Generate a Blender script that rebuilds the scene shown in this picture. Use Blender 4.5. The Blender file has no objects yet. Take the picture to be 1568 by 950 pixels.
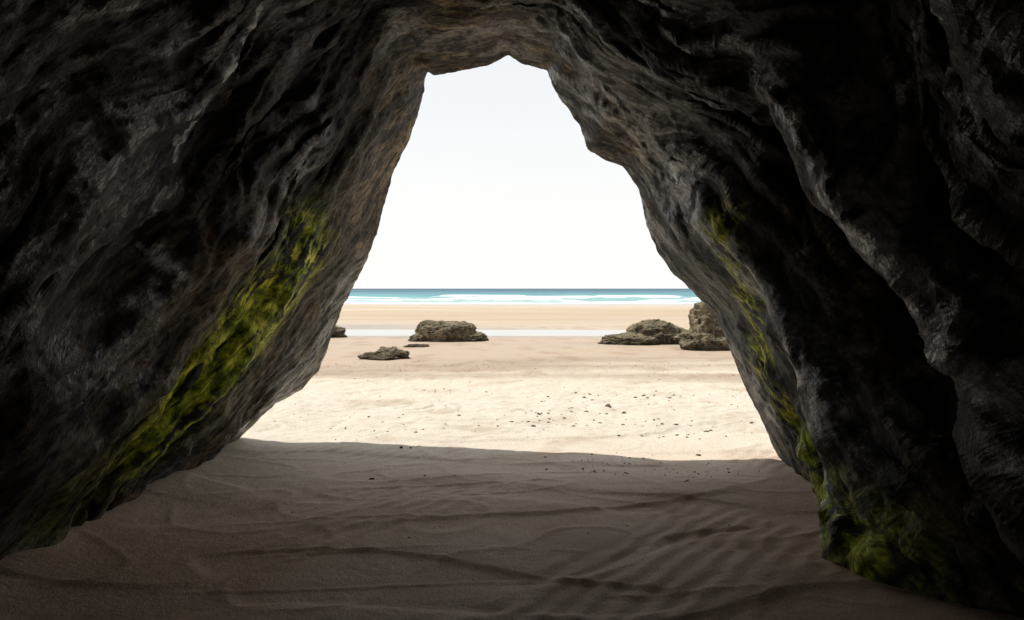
import bpy, math, random
import numpy as np
from mathutils import Vector
random.seed(4); rng=np.random.RandomState(7)
scene=bpy.context.scene
scene.view_settings.view_transform='Standard'
scene.view_settings.look='None'
scene.view_settings.exposure=0

# ---------------------------------------------------------------- noise
PERM=rng.permutation(256); PERM=np.concatenate([PERM,PERM,PERM]).astype(np.int64)
G=rng.normal(size=(256,3)); G/=np.linalg.norm(G,axis=1)[:,None]
def pn(x,y,z):
    x,y,z=np.broadcast_arrays(np.asarray(x,float),np.asarray(y,float),np.asarray(z,float))
    xi=np.floor(x).astype(np.int64); yi=np.floor(y).astype(np.int64); zi=np.floor(z).astype(np.int64)
    xf=x-xi; yf=y-yi; zf=z-zi
    u=xf**3*(xf*(xf*6-15)+10); v=yf**3*(yf*(yf*6-15)+10); w=zf**3*(zf*(zf*6-15)+10)
    def g(a,b,c):
        h=PERM[PERM[PERM[(xi+a)&255]+((yi+b)&255)]+((zi+c)&255)]
        gr=G[h]
        return gr[...,0]*(xf-a)+gr[...,1]*(yf-b)+gr[...,2]*(zf-c)
    def lp(a,b,t): return a+(b-a)*t
    return 1.6*lp(lp(lp(g(0,0,0),g(1,0,0),u),lp(g(0,1,0),g(1,1,0),u),v),
              lp(lp(g(0,0,1),g(1,0,1),u),lp(g(0,1,1),g(1,1,1),u),v),w)
def fbm(x,y,z,o=4,gain=.5):
    s=0;a=1;f=1
    for i in range(o):
        s=s+a*pn(x*f+i*17.3,y*f+i*5.1,z*f+i*9.7); a*=gain; f*=2.03
    return s
def ridged(x,y,z,o=4,gain=.5):
    s=0;a=1;f=1
    for i in range(o):
        s=s+a*(1-2*np.abs(pn(x*f+i*11.3,y*f+i*7.1,z*f+i*3.7))); a*=gain; f*=2.1
    return s
def sstep(a,b,x):
    t=np.clip((x-a)/(b-a),0,1); return t*t*(3-2*t)
def cramp(t,stops):
    p=[s[0] for s in stops]
    return np.stack([np.interp(t,p,[s[1][i] for s in stops]) for i in range(3)],-1)
def cmix(f,a,b): return a+(np.asarray(b)-a)*f[...,None]

def grid_mesh(name,V,attrs=None,smooth=True):
    n,m=V.shape[:2]
    me=bpy.data.meshes.new(name)
    idx=np.arange(n*m).reshape(n,m)
    q=np.stack([idx[:-1,:-1],idx[1:,:-1],idx[1:,1:],idx[:-1,1:]],-1).reshape(-1,4)
    me.vertices.add(n*m); me.vertices.foreach_set('co',V.reshape(-1).astype(np.float32))
    me.loops.add(q.size); me.loops.foreach_set('vertex_index',q.reshape(-1).astype(np.int32))
    me.polygons.add(len(q)); me.polygons.foreach_set('loop_start',np.arange(0,q.size,4).astype(np.int32))
    me.polygons.foreach_set('use_smooth',np.full(len(q),smooth))
    me.update(calc_edges=True)
    for k,a in (attrs or {}).items():
        if a.ndim==3:
            at=me.attributes.new(k,'FLOAT_COLOR','POINT')
            c4=np.ones(a.shape[:2]+(4,)); c4[...,:3]=a
            at.data.foreach_set('color',c4.reshape(-1).astype(np.float32))
        else:
            at=me.attributes.new(k,'FLOAT','POINT'); at.data.foreach_set('value',a.reshape(-1).astype(np.float32))
    me.validate()
    ob=bpy.data.objects.new(name,me); scene.collection.objects.link(ob)
    return ob

# ---------------------------------------------------------------- node helpers
class NT:
    def __init__(s,name):
        s.mat=bpy.data.materials.new(name); s.mat.use_nodes=True
        s.t=s.mat.node_tree; s.n=s.t.nodes; s.l=s.t.links
        s.b=s.n['Principled BSDF']
    def new(s,t,**k):
        nd=s.n.new(t)
        for a,b in k.items(): setattr(nd,a,b)
        return nd
    def set(s,sock,v):
        if isinstance(v,bpy.types.NodeSocket): s.l.new(v,sock)
        else: sock.default_value=v
    def math(s,op,a,b=0.0,c=0.0,clamp=False):
        nd=s.new('ShaderNodeMath',operation=op); nd.use_clamp=clamp
        s.set(nd.inputs[0],a); s.set(nd.inputs[1],b); s.set(nd.inputs[2],c); return nd.outputs[0]
    def pos(s):
        g=s.new('ShaderNodeNewGeometry'); sp=s.new('ShaderNodeSeparateXYZ'); s.l.new(g.outputs['Position'],sp.inputs[0])
        return g.outputs['Position'],sp.outputs
    def comb(s,x,y,z):
        c=s.new('ShaderNodeCombineXYZ'); s.set(c.inputs[0],x); s.set(c.inputs[1],y); s.set(c.inputs[2],z); return c.outputs[0]
    def noise(s,vec,scale,detail=4,rough=.55,dist=0.0):
        nd=s.new('ShaderNodeTexNoise'); s.l.new(vec,nd.inputs['Vector'])
        nd.inputs['Scale'].default_value=scale; nd.inputs['Detail'].default_value=detail
        nd.inputs['Roughness'].default_value=rough; nd.inputs['Distortion'].default_value=dist
        return nd.outputs[0]
    def ramp(s,f,stops,interp='LINEAR'):
        nd=s.new('ShaderNodeValToRGB'); cr=nd.color_ramp; cr.interpolation=interp
        while len(cr.elements)<len(stops): cr.elements.new(.5)
        for e,(p,c) in zip(cr.elements,stops):
            e.position=p; e.color=(c[0],c[1],c[2],1) if not isinstance(c,(int,float)) else (c,c,c,1)
        s.set(nd.inputs[0],f); return nd.outputs[0]
    def mix(s,f,a,b,mode='MIX'):
        nd=s.new('ShaderNodeMix',data_type='RGBA',blend_type=mode)
        s.set(nd.inputs[0],f)
        for i,v in ((6,a),(7,b)):
            if isinstance(v,tuple) and len(v)==3: v=v+(1,)
            s.set(nd.inputs[i],v)
        return nd.outputs[2]
    def attr(s,name,out='Fac'):
        nd=s.new('ShaderNodeAttribute',attribute_name=name); return nd.outputs[out]
    def bump(s,h,dist,strength=1.0,prev=None):
        nd=s.new('ShaderNodeBump'); nd.inputs['Distance'].default_value=dist; nd.inputs['Strength'].default_value=strength
        s.l.new(h,nd.inputs['Height'])
        if prev is not None: s.l.new(prev,nd.inputs['Normal'])
        return nd.outputs[0]

# ---------------------------------------------------------------- cave rock
mouth=np.array([
(-2.86,7.2,-.45),(-2.76,7.2,-.05),(-2.57,7.2,.13),(-2.32,7.2,.38),(-2.06,7.2,.52),(-1.90,7.2,.69),(-1.81,7.2,.91),(-1.73,7.2,1.13),
(-1.65,7.2,1.35),(-1.52,7.2,1.58),(-1.42,7.2,1.77),(-1.30,7.2,2.09),(-1.22,7.2,2.40),(-1.14,7.2,2.66),(-1.01,7.2,2.91),
(-.92,7.2,3.17),(-.865,7.2,3.42),(-.82,7.2,3.60),(-.74,7.2,3.55),(-.60,7.2,3.59),(-.41,7.2,3.62),(-.22,7.2,3.655),
(-.045,7.2,3.76),(.10,7.2,3.665),(.34,7.15,3.59),(.395,7.0,3.37),(.53,7.0,3.18),(.655,7.0,3.0),(.71,6.9,2.79),(.89,6.9,2.69),
(1.04,6.88,2.64),(1.18,6.8,2.41),(1.23,6.8,2.11),(1.31,6.7,1.84),(1.46,6.7,1.63),(1.66,6.7,1.45),(1.84,6.7,1.30),
(1.90,6.6,1.10),(2.02,6.6,.81),(2.13,6.6,.55),(2.25,6.6,.32),(2.37,6.6,.055),(2.42,6.6,-.03),(2.55,6.6,-.45)])
seg=np.linalg.norm(np.diff(mouth,axis=0),axis=1); L=np.concatenate([[0],np.cumsum(seg)])
NTT=760
tt=np.linspace(0,L[-1],NTT)
M=np.stack([np.interp(tt,L,mouth[:,i]) for i in range(3)],-1)
def smooth_prof(P,k):
    pad=np.concatenate([2*P[:1]-P[1:k+1][::-1],P,2*P[-1:]-P[-k-1:-1][::-1]])
    ker=np.hanning(2*k+1); ker/=ker.sum()
    return np.stack([np.convolve(pad[:,i],ker,'valid') for i in range(3)],-1)
M0=smooth_prof(M,4); M1=smooth_prof(M,50)
dint=np.concatenate([np.arange(0,5.8,.0135),np.arange(5.8,11.9,.12)])
rings=[]; D=[]
for f in (.60,.68,.80,.92):           # cave narrows to an unseen back opening, added to let in fill light
    d=12.0+ (1-f)*1.2
    rings.append(('i',d,f)); D.append(d)
for d in dint[::-1]: rings.append(('i',d,1.0)); D.append(d)
eext=0.02*np.cumsum(1.07**np.arange(55)); eext=eext[eext<12.5]
for e in eext: rings.append(('e',e,1)); D.append(-e)
rings.append(('b',eext[-1],1)); D.append(-13)
NS=len(rings)
V=np.zeros((NTT,NS,3))
for j,(k,d,f) in enumerate(rings):
    if k=='i':
        bl=min(1,d/.9); P=M0*(1-bl)+M1*bl
        de=5.2*(1-math.exp(-d/5.2*1.25))
        z=P[:,2]; zc=np.clip(z,0,4)
        x=P[:,0]*(1+de*(.04+.045*zc)); zz=z*(1+de*.07)
        y=P[:,1]-d
        right=sstep(.8,1.6,P[:,0])
        bul=.58*np.exp(-((y-4.02)/np.where(y<4.02,.6,1.1))**2)*np.exp(-np.clip(z,0,9)*1.0)
        x=x-right*bul
        x=x-right*.24*np.exp(-((y-4.75-.75*(z-1.0))/.28)**2)*sstep(.3,1.1,d)*sstep(.1,.6,z)
        x=x+right*.42*np.exp(-((y-3.95-.75*(z-1.0))/.30)**2)*sstep(.25,.9,z)*sstep(.2,.9,d)
        x=x-right*.26*np.exp(-((y-3.3-.6*(z-1.0))/.24)**2)*sstep(.1,.6,z)
        lft=sstep(-.5,-1.3,P[:,0])
        x=x-lft*.14*np.exp(-((y-4.35-.8*(z-1.6))/.22)**2)*sstep(.9,1.6,z)*sstep(.2,.9,d)
        if f<1: x=x*f; zz=1.0+(zz-1.0)*f
        V[:,j,0]=x;V[:,j,1]=y;V[:,j,2]=zz
    else:
        rx=M0[:,0]; rz=M0[:,2]+.45; r=np.sqrt(rx*rx+rz*rz)
        V[:,j,0]=M0[:,0]+rx/r*d; V[:,j,2]=M0[:,2]+rz/r*d*1.0
        V[:,j,1]=M0[:,1]+.14*(1-math.exp(-d/.12))-.12*d
        if k=='b': V[:,j,1]=-9
D=np.array(D)[None,:]
def normals(V):
    a=np.gradient(V,axis=0); b=np.gradient(V,axis=1)
    n=np.cross(a,b); n/=np.linalg.norm(n,axis=-1)[...,None]+1e-9
    return n
N=normals(V)
c=np.array([0,3,1.3]); mid=V[NTT//4,NS//3]
if np.dot(N[NTT//4,NS//3],c-mid)<0: N=-N
ad=np.abs(D)
x,y,z=V[...,0],V[...,1],V[...,2]
A1=np.minimum(.36,.012+.18*ad)*(.62+.38*sstep(-.8,.6,x))
warp=.45*pn(x*.7,y*.7,z*.7)+.12*pn(x*2,y*2,z*2)
q=y-.8*z+warp
big=fbm(x*.6+3,y*.6,z*.6,2)
strat=ridged(x*.35+9,z*.35,q*.95,3,.5)-.4
V=V+N*(A1*(.55*big+.50*strat))[...,None]
N2=normals(V)
if np.sum(N2*N)<0: N2=-N2
x,y,z=V[...,0],V[...,1],V[...,2]
q=y-.8*z+warp
A2=np.minimum(1,.15+ad*.9)
med=ridged(x*.7,z*.7,q*3.0+2,3,.5)
amp=.40+.65*sstep(-.3,.4,pn(x*.9+7,y*.9,z*.9))
blk=np.abs(fbm(x*1.7,y*1.7,z*1.7,3,.5))
cr=ridged(x*2.2,z*2.2+3,q*6.5,4,.55)
def saw(s):
    fr=s-np.floor(s); return np.where(fr<.82,fr/.82,(1-fr)/.18)
jn=fbm(x*1.1+5,y*1.1,z*1.1,3)
led=saw(q*2.6+.9*jn)*sstep(-.5,.3,jn+.3)*.045+saw(q*6.1+1.4*jn+3)*.018*sstep(-.3,.3,fbm(x*1.5,y*1.5+8,z*1.5,2))
fine=fbm(x*8,z*8,y*8,4,.6)
V=V+N2*(A2*amp*(.030*med-.050*blk+.013*cr+led)+(.0075*fine))[...,None]
x,y,z=V[...,0],V[...,1],V[...,2]
def segdist(p,a,b):
    a=np.array(a,float);b=np.array(b,float)
    py,pz=p; ab=b-a; t=np.clip(((py-a[0])*ab[0]+(pz-a[1])*ab[1])/(ab@ab),0,1)
    return np.hypot(py-a[0]-t*ab[0],pz-a[1]-t*ab[1])
left=(x<-.3); rgt=(x>.6)
t1=fbm(x*.7,z*.7,q*2.8,5,.6); t2=fbm(x*5,y*5,z*5,5,.7); t3=fbm(x*2.0+4,z*2.0,q*11,5,.7); t4=fbm(x*.8,y*.8,z*.8+6,2)
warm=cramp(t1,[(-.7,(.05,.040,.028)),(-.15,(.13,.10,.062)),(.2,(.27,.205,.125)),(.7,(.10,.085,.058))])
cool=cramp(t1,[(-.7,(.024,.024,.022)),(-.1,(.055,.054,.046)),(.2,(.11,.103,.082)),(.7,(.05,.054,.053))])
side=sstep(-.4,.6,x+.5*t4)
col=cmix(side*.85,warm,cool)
col=cmix(sstep(.05,.8,t2)*.55,col,(.36,.27,.155))
col=cmix(sstep(.05,-.5,t3)*.88,col,(.018,.016,.014))
col=cmix(sstep(.1,.6,t4)*.35,col,(.06,.085,.095))
painted_shade=np.clip(sstep(.2,1.8,ad+.5*t4)*sstep(1.3,2.7,z+.4*t4)+.8*sstep(2.2,3.8,ad),0,1)
col=col*(1-.84*painted_shade[...,None])  # cave gloom painted into the colour: upper and inner rock darkened
# wet seepage streaks: gloss on the rib crests, highlights painted as pale colour
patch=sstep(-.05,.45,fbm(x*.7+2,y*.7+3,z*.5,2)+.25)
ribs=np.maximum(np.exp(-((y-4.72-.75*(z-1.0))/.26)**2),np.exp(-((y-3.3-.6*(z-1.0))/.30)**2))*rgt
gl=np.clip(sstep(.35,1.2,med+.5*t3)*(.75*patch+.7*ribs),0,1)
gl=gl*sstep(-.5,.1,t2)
col=cmix(gl*.42*(1-.35*painted_shade),col,(.27,.285,.29))
mt=sstep(-.60,-.05,t3+.4*t2)
warpm=.10*t4+.05*t2
moss=left*np.exp(-(segdist((y+warpm,z),(4.90,.66),(5.88,1.72))/.27)**2)*2.2
moss=np.maximum(moss,left*.14*np.exp(-(segdist((y,z),(4.3,.2),(5.2,1.0))/.35)**2))
mr=np.exp(-(segdist((y+warpm,z),(5.35,2.0),(5.9,.9))/.12)**2)*1.1
mr=np.maximum(mr,np.exp(-(segdist((y,z),(3.8,.10),(4.4,.22))/.20)**2)*.65)
mr=np.maximum(mr,np.exp(-(segdist((y,z),(5.9,.9),(5.2,.1))/.14)**2)*.6)
mr=np.maximum(mr,np.exp(-(segdist((y,z),(4.2,1.3),(4.6,1.9))/.12)**2)*.45)
mt2=sstep(-.30,.15,t3+.4*t2)
moss=np.clip(np.where(rgt,mr*mt2,moss*mt)*1.3,0,1)*(left|rgt)
mcol=cramp(t2,[(-.7,(.15,.22,.015)),(-.1,(.54,.62,.03)),(.5,(.88,.88,.10))])
col=col+(mcol-col)*moss[...,None]
pp=(y+.10*pn(x*3,y*3,z*3)+.04*t2,z)
seep_glint=left*np.exp(-(segdist(pp,(4.40,3.6),(4.22,2.1))/.05)**2)
seep_glint=np.maximum(seep_glint,.8*left*np.exp(-(segdist(pp,(4.22,2.1),(4.45,1.6))/.05)**2))
seep_glint=np.maximum(seep_glint,.9*rgt*np.exp(-(segdist(pp,(5.95,2.45),(5.65,2.1))/.08)**2))
seep_glint=np.clip(seep_glint*sstep(-.3,.2,t2)*1.8,0,1)
col=cmix(seep_glint,col,(.82,.84,.86))  # glints of the wet seeps painted in as near-white colour
band=np.exp(-(segdist((y,z),(6.2,3.1),(6.4,2.7))/.16)**2)*rgt
col=cmix(band*.7*sstep(-.3,.3,t2),col,(.46,.36,.23))
gl=np.clip(np.maximum(gl,seep_glint)*(1-moss),0,1)
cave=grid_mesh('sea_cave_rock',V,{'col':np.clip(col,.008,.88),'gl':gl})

m=NT('wet_cave_rock')
P,s=m.pos()
qn=m.math('SUBTRACT',s[1],m.math('MULTIPLY',s[2],.8))
vec=m.comb(m.math('MULTIPLY',s[0],.85),m.math('MULTIPLY',s[2],.85),m.math('MULTIPLY',qn,1.6))
nf=m.noise(vec,14,5,.74,.2)
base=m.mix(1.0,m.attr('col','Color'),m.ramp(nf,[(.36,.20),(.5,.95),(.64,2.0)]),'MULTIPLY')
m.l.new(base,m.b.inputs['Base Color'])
gla=m.attr('gl')
m.l.new(m.math('SUBTRACT',.50,m.math('MULTIPLY',gla,.40),clamp=True),m.b.inputs['Roughness'])
m.l.new(m.math('ADD',m.math('MULTIPLY',gla,.75),.25,clamp=True),m.b.inputs['Specular IOR Level'])
m.l.new(m.math('ADD',m.math('MULTIPLY',gla,.35),1.45),m.b.inputs['IOR'])
m.l.new(m.bump(nf,.06,1.0),m.b.inputs['Normal'])
cave.data.materials.append(m.mat)

# ---------------------------------------------------------------- sand
def geo(start,step,end,g):
    o=[];v=start
    while v<end: step*=g; v+=step; o.append(v)
    return np.array(o)
xf=np.arange(-3.4,3.41,.02); xo=geo(3.4,.02,6500,1.08)
X=np.concatenate([-xo[::-1],xf,xo])
yf=np.arange(2.8,10.2,.02); yo=geo(10.2,.02,7000,1.025); yb=geo(0,.03,40,1.15)
Y=np.concatenate([2.8-yb[::-1],yf,yo])
GX,GY=np.meshgrid(X,Y,indexing='ij')
def sand_h(x,y):
    near=1-sstep(8,12,y)
    wx=.5*pn(x*.5,y*.5,1.5)
    n=pn(x*.33+4,y*.85+wx*1.2-.12*x,7.7)
    r=np.exp(-(n/.035)**2)
    n2_=pn(x*.5-8+.25*y,y*1.5+wx+.1*x,2.2); r2=np.exp(-(n2_/.045)**2)*sstep(-.1,.2,pn(x*.6,y*.6,5))
    n3_=pn(x*.9+3-.5*y,y*1.1+.5*x,9.2); r3=np.exp(-(n3_/.045)**2)
    n4_=pn(x*.45+13+.2*y,y*1.9-.25*x+wx,4.2); r4=np.exp(-(n4_/.05)**2)*sstep(-.15,.15,pn(x*.5+5,y*.6,6))
    h=.008*r+.007*r2+.006*r3+.007*r4+ .012*np.tanh(n*12)+.009*np.tanh(n2_*10)
    mask=sstep(.0,.4,pn(x*.55+1,y*.8,3.1)+.35*np.exp(-((x-1.0)/1.0)**2-((y-3.8)/.9)**2))
    ph=(y*.75-x*1.0)*2*np.pi/.17+4*pn(x*.9,y*.9,4.4)+2*pn(x*3,y*3,1)
    h=h+.0038*mask*np.sin(ph)
    h=h+.012*pn(x*1.1,y*1.1,0)+.0028*fbm(x*6,y*6,0,3)
    h=h*near
    dim=fbm(x*2.2,y*2.2,5,4,.55)
    foot=(.024*dim-.016*np.exp(-(pn(x*3.1,y*3.1,2)/.12)**2)*sstep(-.1,.3,pn(x*.8,y*.8,3)))*sstep(6.7,7.8,y)*(1-sstep(13,16,y))
    h=h+foot
    h=h+.012*pn(x*.12,y*.3,8.8)*sstep(14,20,y)+.006*fbm(x*.8,y*.8,4,3)*sstep(13,16,y)*(1-sstep(19,22,y))
    yc=25.4+.8*pn(x*.08,0,3.3)
    h=h-.055*np.exp(-((y-yc)/2.0)**2)
    h=h-.025*np.clip(y-72+3*pn(x*.03,0,9),0,80)
    h=h-.05*np.exp(-((x-1.95)/.35)**2-((y-5.0)/.5)**2)
    h=h+.05*sstep(-2.3,-2.9,x)*near
    return h
Z=sand_h(GX,GY)
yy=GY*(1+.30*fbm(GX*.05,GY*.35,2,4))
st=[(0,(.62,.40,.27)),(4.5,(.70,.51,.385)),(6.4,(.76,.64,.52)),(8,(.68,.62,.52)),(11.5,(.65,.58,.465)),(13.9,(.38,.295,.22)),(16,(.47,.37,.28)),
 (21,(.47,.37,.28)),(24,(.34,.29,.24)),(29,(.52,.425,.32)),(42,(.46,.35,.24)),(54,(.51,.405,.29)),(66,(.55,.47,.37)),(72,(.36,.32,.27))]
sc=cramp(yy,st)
pat=sstep(.1,.7,fbm(GX*1.3,GY*1.3,1,4))*(GY<30)
sc=sc*(1-.22*pat[...,None]*np.array([.8,1,1.2]))
rg=np.interp(yy,[0,6,20,23.5,30,60,70],[.6,.8,.7,.3,.6,.7,.12])
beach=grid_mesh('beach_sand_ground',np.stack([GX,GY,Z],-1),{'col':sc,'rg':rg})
m=NT('beach_sand')
P,s=m.pos()
g=m.noise(P,110,2,.6)
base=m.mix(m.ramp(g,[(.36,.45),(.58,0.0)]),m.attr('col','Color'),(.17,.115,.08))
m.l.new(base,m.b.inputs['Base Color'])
m.l.new(m.attr('rg'),m.b.inputs['Roughness']); m.b.inputs['Specular IOR Level'].default_value=.25
b=m.bump(m.noise(P,16,4,.8),.016,.7)
m.l.new(b,m.b.inputs['Normal'])
beach.data.materials.append(m.mat)

# ---------------------------------------------------------------- tide pool
px=np.linspace(-70,70,60); py=np.linspace(21,31,12); A,B=np.meshgrid(px,py,indexing='ij')
pool=grid_mesh('tidal_pool_water',np.stack([A,B,np.full_like(A,-.026)],-1))
m=NT('shallow_water'); P,s=m.pos()
m.b.inputs['Base Color'].default_value=(.36,.34,.31,1); m.b.inputs['Roughness'].default_value=.06; m.b.inputs['IOR'].default_value=1.33
m.b.inputs['Specular IOR Level'].default_value=1.0
m.l.new(m.bump(m.noise(P,5,2),.004,.4),m.b.inputs['Normal']); pool.data.materials.append(m.mat)

# ---------------------------------------------------------------- sea
xs=np.arange(-60,60.1,.4); xo=geo(60,.4,8000,1.13); X=np.concatenate([-xo[::-1],xs,xo])
Y=np.concatenate([np.arange(72,175,.4),geo(175,.4,9000,1.04)])
A,B=np.meshgrid(X,Y,indexing='ij')
wob=5*pn(A*.02,B*.01,1)+1.2*pn(A*.12,B*.05,4)
def crest_(y0,w,a,sd):
    t=(B-y0-wob*1.2)/w
    prof=np.where(t<0,np.exp(-(t*2.2)**2),np.exp(-(t)**2))
    return a*prof*sstep(-.4,.15,pn(A*.07+sd,B*0+sd,sd))
H=crest_(83,1.2,.14,1)+crest_(91,1.3,.28,2.3)+crest_(101,1.4,.40,3.7)+crest_(114,1.8,.46,5.1)+crest_(133,2.4,.46,6.6)+crest_(160,3,.4,8.2)
swell=.14*fbm(A*.03,B*.12,3,3)*sstep(80,110,B)
Hn=np.clip(H/.34,0,1)
brk=fbm(A*.3,B*.8,6,4,.65)
foam=1.0*sstep(.30,.85,Hn+.45*brk)*(1-sstep(125,155,B))+ (1-sstep(78,89,B+wob+3*brk))*.95 + .6*sstep(.1,.5,fbm(A*.06,B*.16,2,4)+.5*brk)*(1-sstep(94,114,B))
foam=np.clip(foam,0,1)
sc=cramp(B+30*fbm(A*.01,B*.03,4,3)*sstep(90,160,B),[(75,(.38,.47,.45)),(95,(.24,.40,.39)),(140,(.14,.32,.34)),(230,(.085,.22,.27)),(420,(.045,.13,.18)),(900,(.03,.085,.13))])
sc=cmix(sstep(.1,.5,fbm(A*.02,B*.15,9,3))*.5,sc,(.06,.165,.21))
sc=cmix(foam,sc,(.84,.86,.85))
sea=grid_mesh('sea_water',np.stack([A,B,-.12+H+swell],-1),{'col':sc})
m=NT('sea'); P,s=m.pos()
v2=m.comb(m.math('MULTIPLY',s[0],.12),s[1],0.0)
m.l.new(m.attr('col','Color'),m.b.inputs['Base Color']); m.b.inputs['Roughness'].default_value=.5; m.b.inputs['Specular IOR Level'].default_value=.15
m.l.new(m.bump(m.noise(v2,1.5,3),.2,.6),m.b.inputs['Normal']); sea.data.materials.append(m.mat)

# ---------------------------------------------------------------- beach rocks
m=NT('limpet_rock'); P,s=m.pos()
n1=m.noise(P,2.2,5,.7,.4); n2=m.noise(P,9,6,.7)
base=m.ramp(n1,[(.32,(.055,.048,.034)),(.48,(.18,.15,.10)),(.6,(.35,.29,.195)),(.72,(.22,.19,.12))])
base=m.mix(m.ramp(n2,[(.40,.9),(.52,0.0)]),base,(.03,.026,.02))
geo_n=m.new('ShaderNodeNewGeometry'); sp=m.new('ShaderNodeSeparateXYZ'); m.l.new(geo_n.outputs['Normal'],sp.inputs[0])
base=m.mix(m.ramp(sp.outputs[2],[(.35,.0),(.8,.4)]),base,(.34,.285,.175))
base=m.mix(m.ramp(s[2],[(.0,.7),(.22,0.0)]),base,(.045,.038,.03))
m.l.new(base,m.b.inputs['Base Color']); m.b.inputs['Roughness'].default_value=.85
m.b.inputs['Specular IOR Level'].default_value=.2
m.l.new(m.bump(n2,.13,1.0),m.b.inputs['Normal'])
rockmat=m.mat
def blob(cx,cy,rx,ry,h,seed,flat=.6,rough=.14,lean=0,zp=.8):
    n=90;mm=140
    th=np.linspace(0,2*np.pi,mm); ph=np.linspace(-.35,np.pi/2,n)
    T,Pp=np.meshgrid(th,ph,indexing='ij')
    c_=np.abs(np.cos(Pp))**flat; s_=np.sign(np.sin(Pp))*np.abs(np.sin(Pp))**zp
    X_=c_*np.cos(T); Y_=c_*np.sin(T); Z_=s_
    k=1+rough*(1.5*fbm(X_*1.2+seed,Y_*1.2,Z_*1.2,2)+.5*ridged(X_*1.7+seed,Y_*1.7,Z_*2.0,3,.5)-.25)+.055*fbm(X_*6+seed,Y_*6,Z_*6,4,.6)
    k[-1]=k[0]
    Xw=cx+rx*X_*k+lean*Z_; Yw=cy+ry*Y_*k; Zw=h*Z_*k
    led=.018*h*np.sin(Zw/h*11+5*pn(Xw,Yw,seed)); Xw+=led*np.cos(T); Yw+=led*np.sin(T)
    return np.stack([Xw,Yw,Zw],-1)
def rock(name,blobs):
    obs=[]
    for b_ in blobs:
        V=blob(*b_[:6],**(b_[6] if len(b_)>6 else {})); z0=b_[7] if len(b_)>7 else 0
        V[...,2]+=z0
        o=grid_mesh(name,V); o.data.materials.append(rockmat); obs.append(o)
    if len(obs)>1:
        bpy.ops.object.select_all(action='DESELECT')
        for o in obs: o.select_set(True)
        bpy.context.view_layer.objects.active=obs[0]; bpy.ops.object.join()
    return obs[0]
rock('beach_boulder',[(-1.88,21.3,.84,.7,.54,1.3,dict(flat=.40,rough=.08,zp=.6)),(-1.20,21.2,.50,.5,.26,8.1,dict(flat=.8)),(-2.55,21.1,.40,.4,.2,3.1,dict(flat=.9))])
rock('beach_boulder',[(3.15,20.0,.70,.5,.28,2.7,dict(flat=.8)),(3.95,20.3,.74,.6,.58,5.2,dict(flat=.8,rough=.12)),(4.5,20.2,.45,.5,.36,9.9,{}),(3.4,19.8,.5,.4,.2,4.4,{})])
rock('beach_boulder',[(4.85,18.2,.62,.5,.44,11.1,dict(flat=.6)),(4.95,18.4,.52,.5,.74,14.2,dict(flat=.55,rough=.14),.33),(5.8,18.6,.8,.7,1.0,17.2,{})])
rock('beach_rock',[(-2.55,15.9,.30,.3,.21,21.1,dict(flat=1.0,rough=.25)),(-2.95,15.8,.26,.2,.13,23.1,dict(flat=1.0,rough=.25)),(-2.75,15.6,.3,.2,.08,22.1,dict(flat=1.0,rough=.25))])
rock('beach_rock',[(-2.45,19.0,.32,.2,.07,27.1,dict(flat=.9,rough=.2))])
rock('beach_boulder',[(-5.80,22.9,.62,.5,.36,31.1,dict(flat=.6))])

# ---------------------------------------------------------------- debris
vs=[];fs=[]
def bit(x,y,r,h):
    z=float(sand_h(np.array([x]),np.array([y]))[0]); n=random.randint(5,8); a0=random.random()*6
    el=random.uniform(.2,.9); ca,sa=math.cos(a0),math.sin(a0); base=len(vs)
    for ring,(k,zz) in enumerate(((1,-.3),(.9,.5),(.45,1))):
        for i in range(n):
            a=i/n*6.283; rr=r*k*random.uniform(.6,1.3)
            u=rr*math.cos(a); v=rr*el*math.sin(a)
            vs.append((x+u*ca-v*sa,y+u*sa+v*ca,z+h*zz*random.uniform(.7,1.2)))
    for k in range(2):
        for i in range(n):
            j=(i+1)%n; fs.append((base+k*n+i,base+k*n+j,base+(k+1)*n+j,base+(k+1)*n+i))
    fs.append(tuple(base+2*n+i for i in range(n)))
clusters=[(random.uniform(-2.3,2.8),random.uniform(7.4,11)) for _ in range(24)]
for cx,cy in clusters:
    for _ in range(random.randint(5,16)):
        r=random.choice([.006,.009,.012,.018,.03]); bit(cx+random.gauss(0,.35),cy+random.gauss(0,.14),r,r*.4)
for _ in range(190):
    x_=random.uniform(-4,4.5); y_=random.uniform(7.2,13.5); r=random.choice([.006,.009,.012,.018]); bit(x_,y_,r,r*.4)
for _ in range(80):
    r=random.choice([.005,.008,.013]); bit(random.gauss(1.0,.5),random.gauss(6.2,.3),r,r*.6)
for _ in range(50):
    r=random.choice([.004,.006,.009]); bit(random.uniform(-2.2,1.8),random.uniform(4.4,7),r,r*.6)
for _ in range(200):
    x_=random.uniform(-5,5); y_=random.gauss(14.3,.6); r=random.choice([.01,.014,.022]); bit(x_,y_,r,r*.3)
for (x_,y_,r) in ((-1.12,5.87,.024),(-1.04,6.9,.03),(-.95,6.9,.02),(1.2,9.2,.05),(1.35,8.9,.04),(1.7,6.7,.03),(-.7,5.9,.013)): bit(x_,y_,r,r*.5)
me=bpy.data.meshes.new('seaweed_debris'); me.from_pydata(vs,[],fs)
deb=bpy.data.objects.new('seaweed_debris',me); scene.collection.objects.link(deb)
m=NT('dry_seaweed'); P,s=m.pos()
m.l.new(m.ramp(m.noise(P,6,3),[(.35,(.045,.032,.02)),(.55,(.12,.08,.045)),(.7,(.28,.19,.11))]),m.b.inputs['Base Color']); m.b.inputs['Roughness'].default_value=.8
me.materials.append(m.mat)

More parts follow.
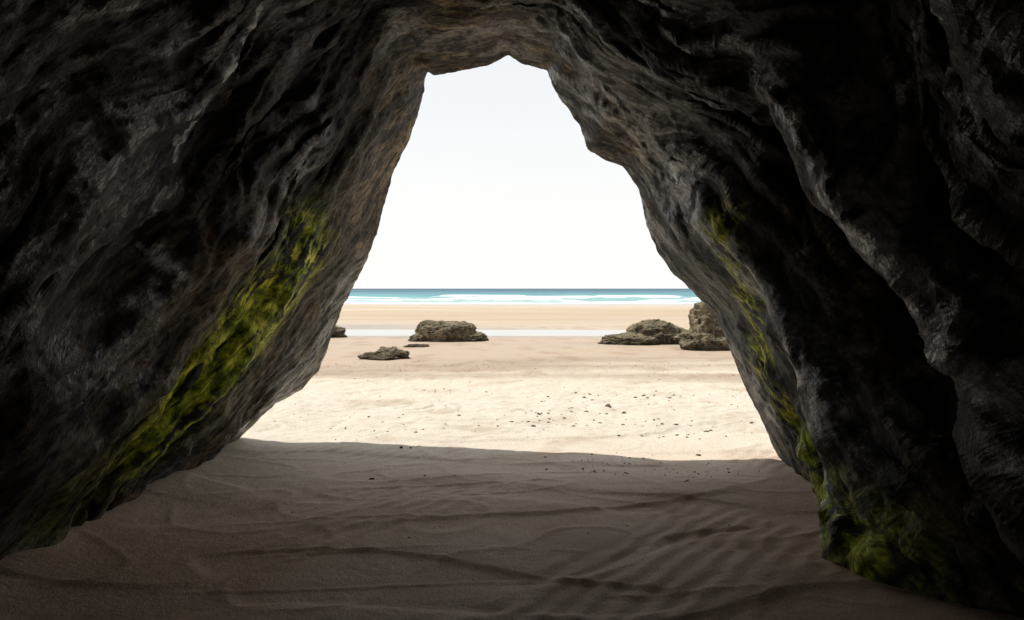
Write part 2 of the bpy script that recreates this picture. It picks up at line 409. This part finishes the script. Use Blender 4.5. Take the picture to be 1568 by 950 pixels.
# ---------------------------------------------------------------- light
Dv=Vector((-.55,.2,1)).normalized()
sd=bpy.data.lights.new('sun','SUN'); sd.energy=4.3; sd.angle=math.radians(.5); sd.color=(1,.96,.88)
so=bpy.data.objects.new('sun',sd); so.rotation_euler=Dv.to_track_quat('Z','Y').to_euler(); so.location=(-10,5,20); scene.collection.objects.link(so)
w=bpy.data.worlds.new('World'); scene.world=w; w.use_nodes=True
wt=w.node_tree; bg=wt.nodes['Background']; sky=wt.nodes.new('ShaderNodeTexSky'); sky.sky_type='NISHITA'
sky.sun_disc=False; sky.sun_elevation=math.asin(Dv.z); sky.sun_rotation=math.atan2(Dv.x,Dv.y)%(2*math.pi)
sky.dust_density=.6; sky.air_density=1.0; sky.ozone_density=1.0
tc=wt.nodes.new('ShaderNodeTexCoord'); sp=wt.nodes.new('ShaderNodeSeparateXYZ'); wt.links.new(tc.outputs['Generated'],sp.inputs[0])
nz=wt.nodes.new('ShaderNodeTexNoise'); nz.inputs['Scale'].default_value=2.2; nz.inputs['Detail'].default_value=3
mp=wt.nodes.new('ShaderNodeMapping'); mp.inputs['Scale'].default_value=(1,1,3); wt.links.new(tc.outputs['Generated'],mp.inputs[0]); wt.links.new(mp.outputs[0],nz.inputs['Vector'])
a1=wt.nodes.new('ShaderNodeMath'); a1.operation='MULTIPLY_ADD'; wt.links.new(nz.outputs[0],a1.inputs[0]); a1.inputs[1].default_value=.25; wt.links.new(sp.outputs[2],a1.inputs[2])
rp=wt.nodes.new('ShaderNodeValToRGB'); rp.color_ramp.elements[0].position=.15; rp.color_ramp.elements[0].color=(.99,)*3+(1,)
rp.color_ramp.elements[1].position=.48; rp.color_ramp.elements[1].color=(.80,)*3+(1,); wt.links.new(a1.outputs[0],rp.inputs[0])
mx=wt.nodes.new('ShaderNodeMix'); mx.data_type='RGBA'; wt.links.new(rp.outputs[0],mx.inputs[0]); wt.links.new(sky.outputs[0],mx.inputs[6]); mx.inputs[7].default_value=(6.75,6.72,6.55,1)
wt.links.new(mx.outputs[2],bg.inputs[0]); bg.inputs[1].default_value=.15

cd=bpy.data.cameras.new('camera'); cd.lens=26; cd.sensor_width=36; cd.clip_end=20000; cd.clip_start=.05
co=bpy.data.objects.new('camera',cd); co.location=(0,0,1.5); co.rotation_euler=(math.radians(90-1.67),0,0)
scene.collection.objects.link(co); scene.camera=co
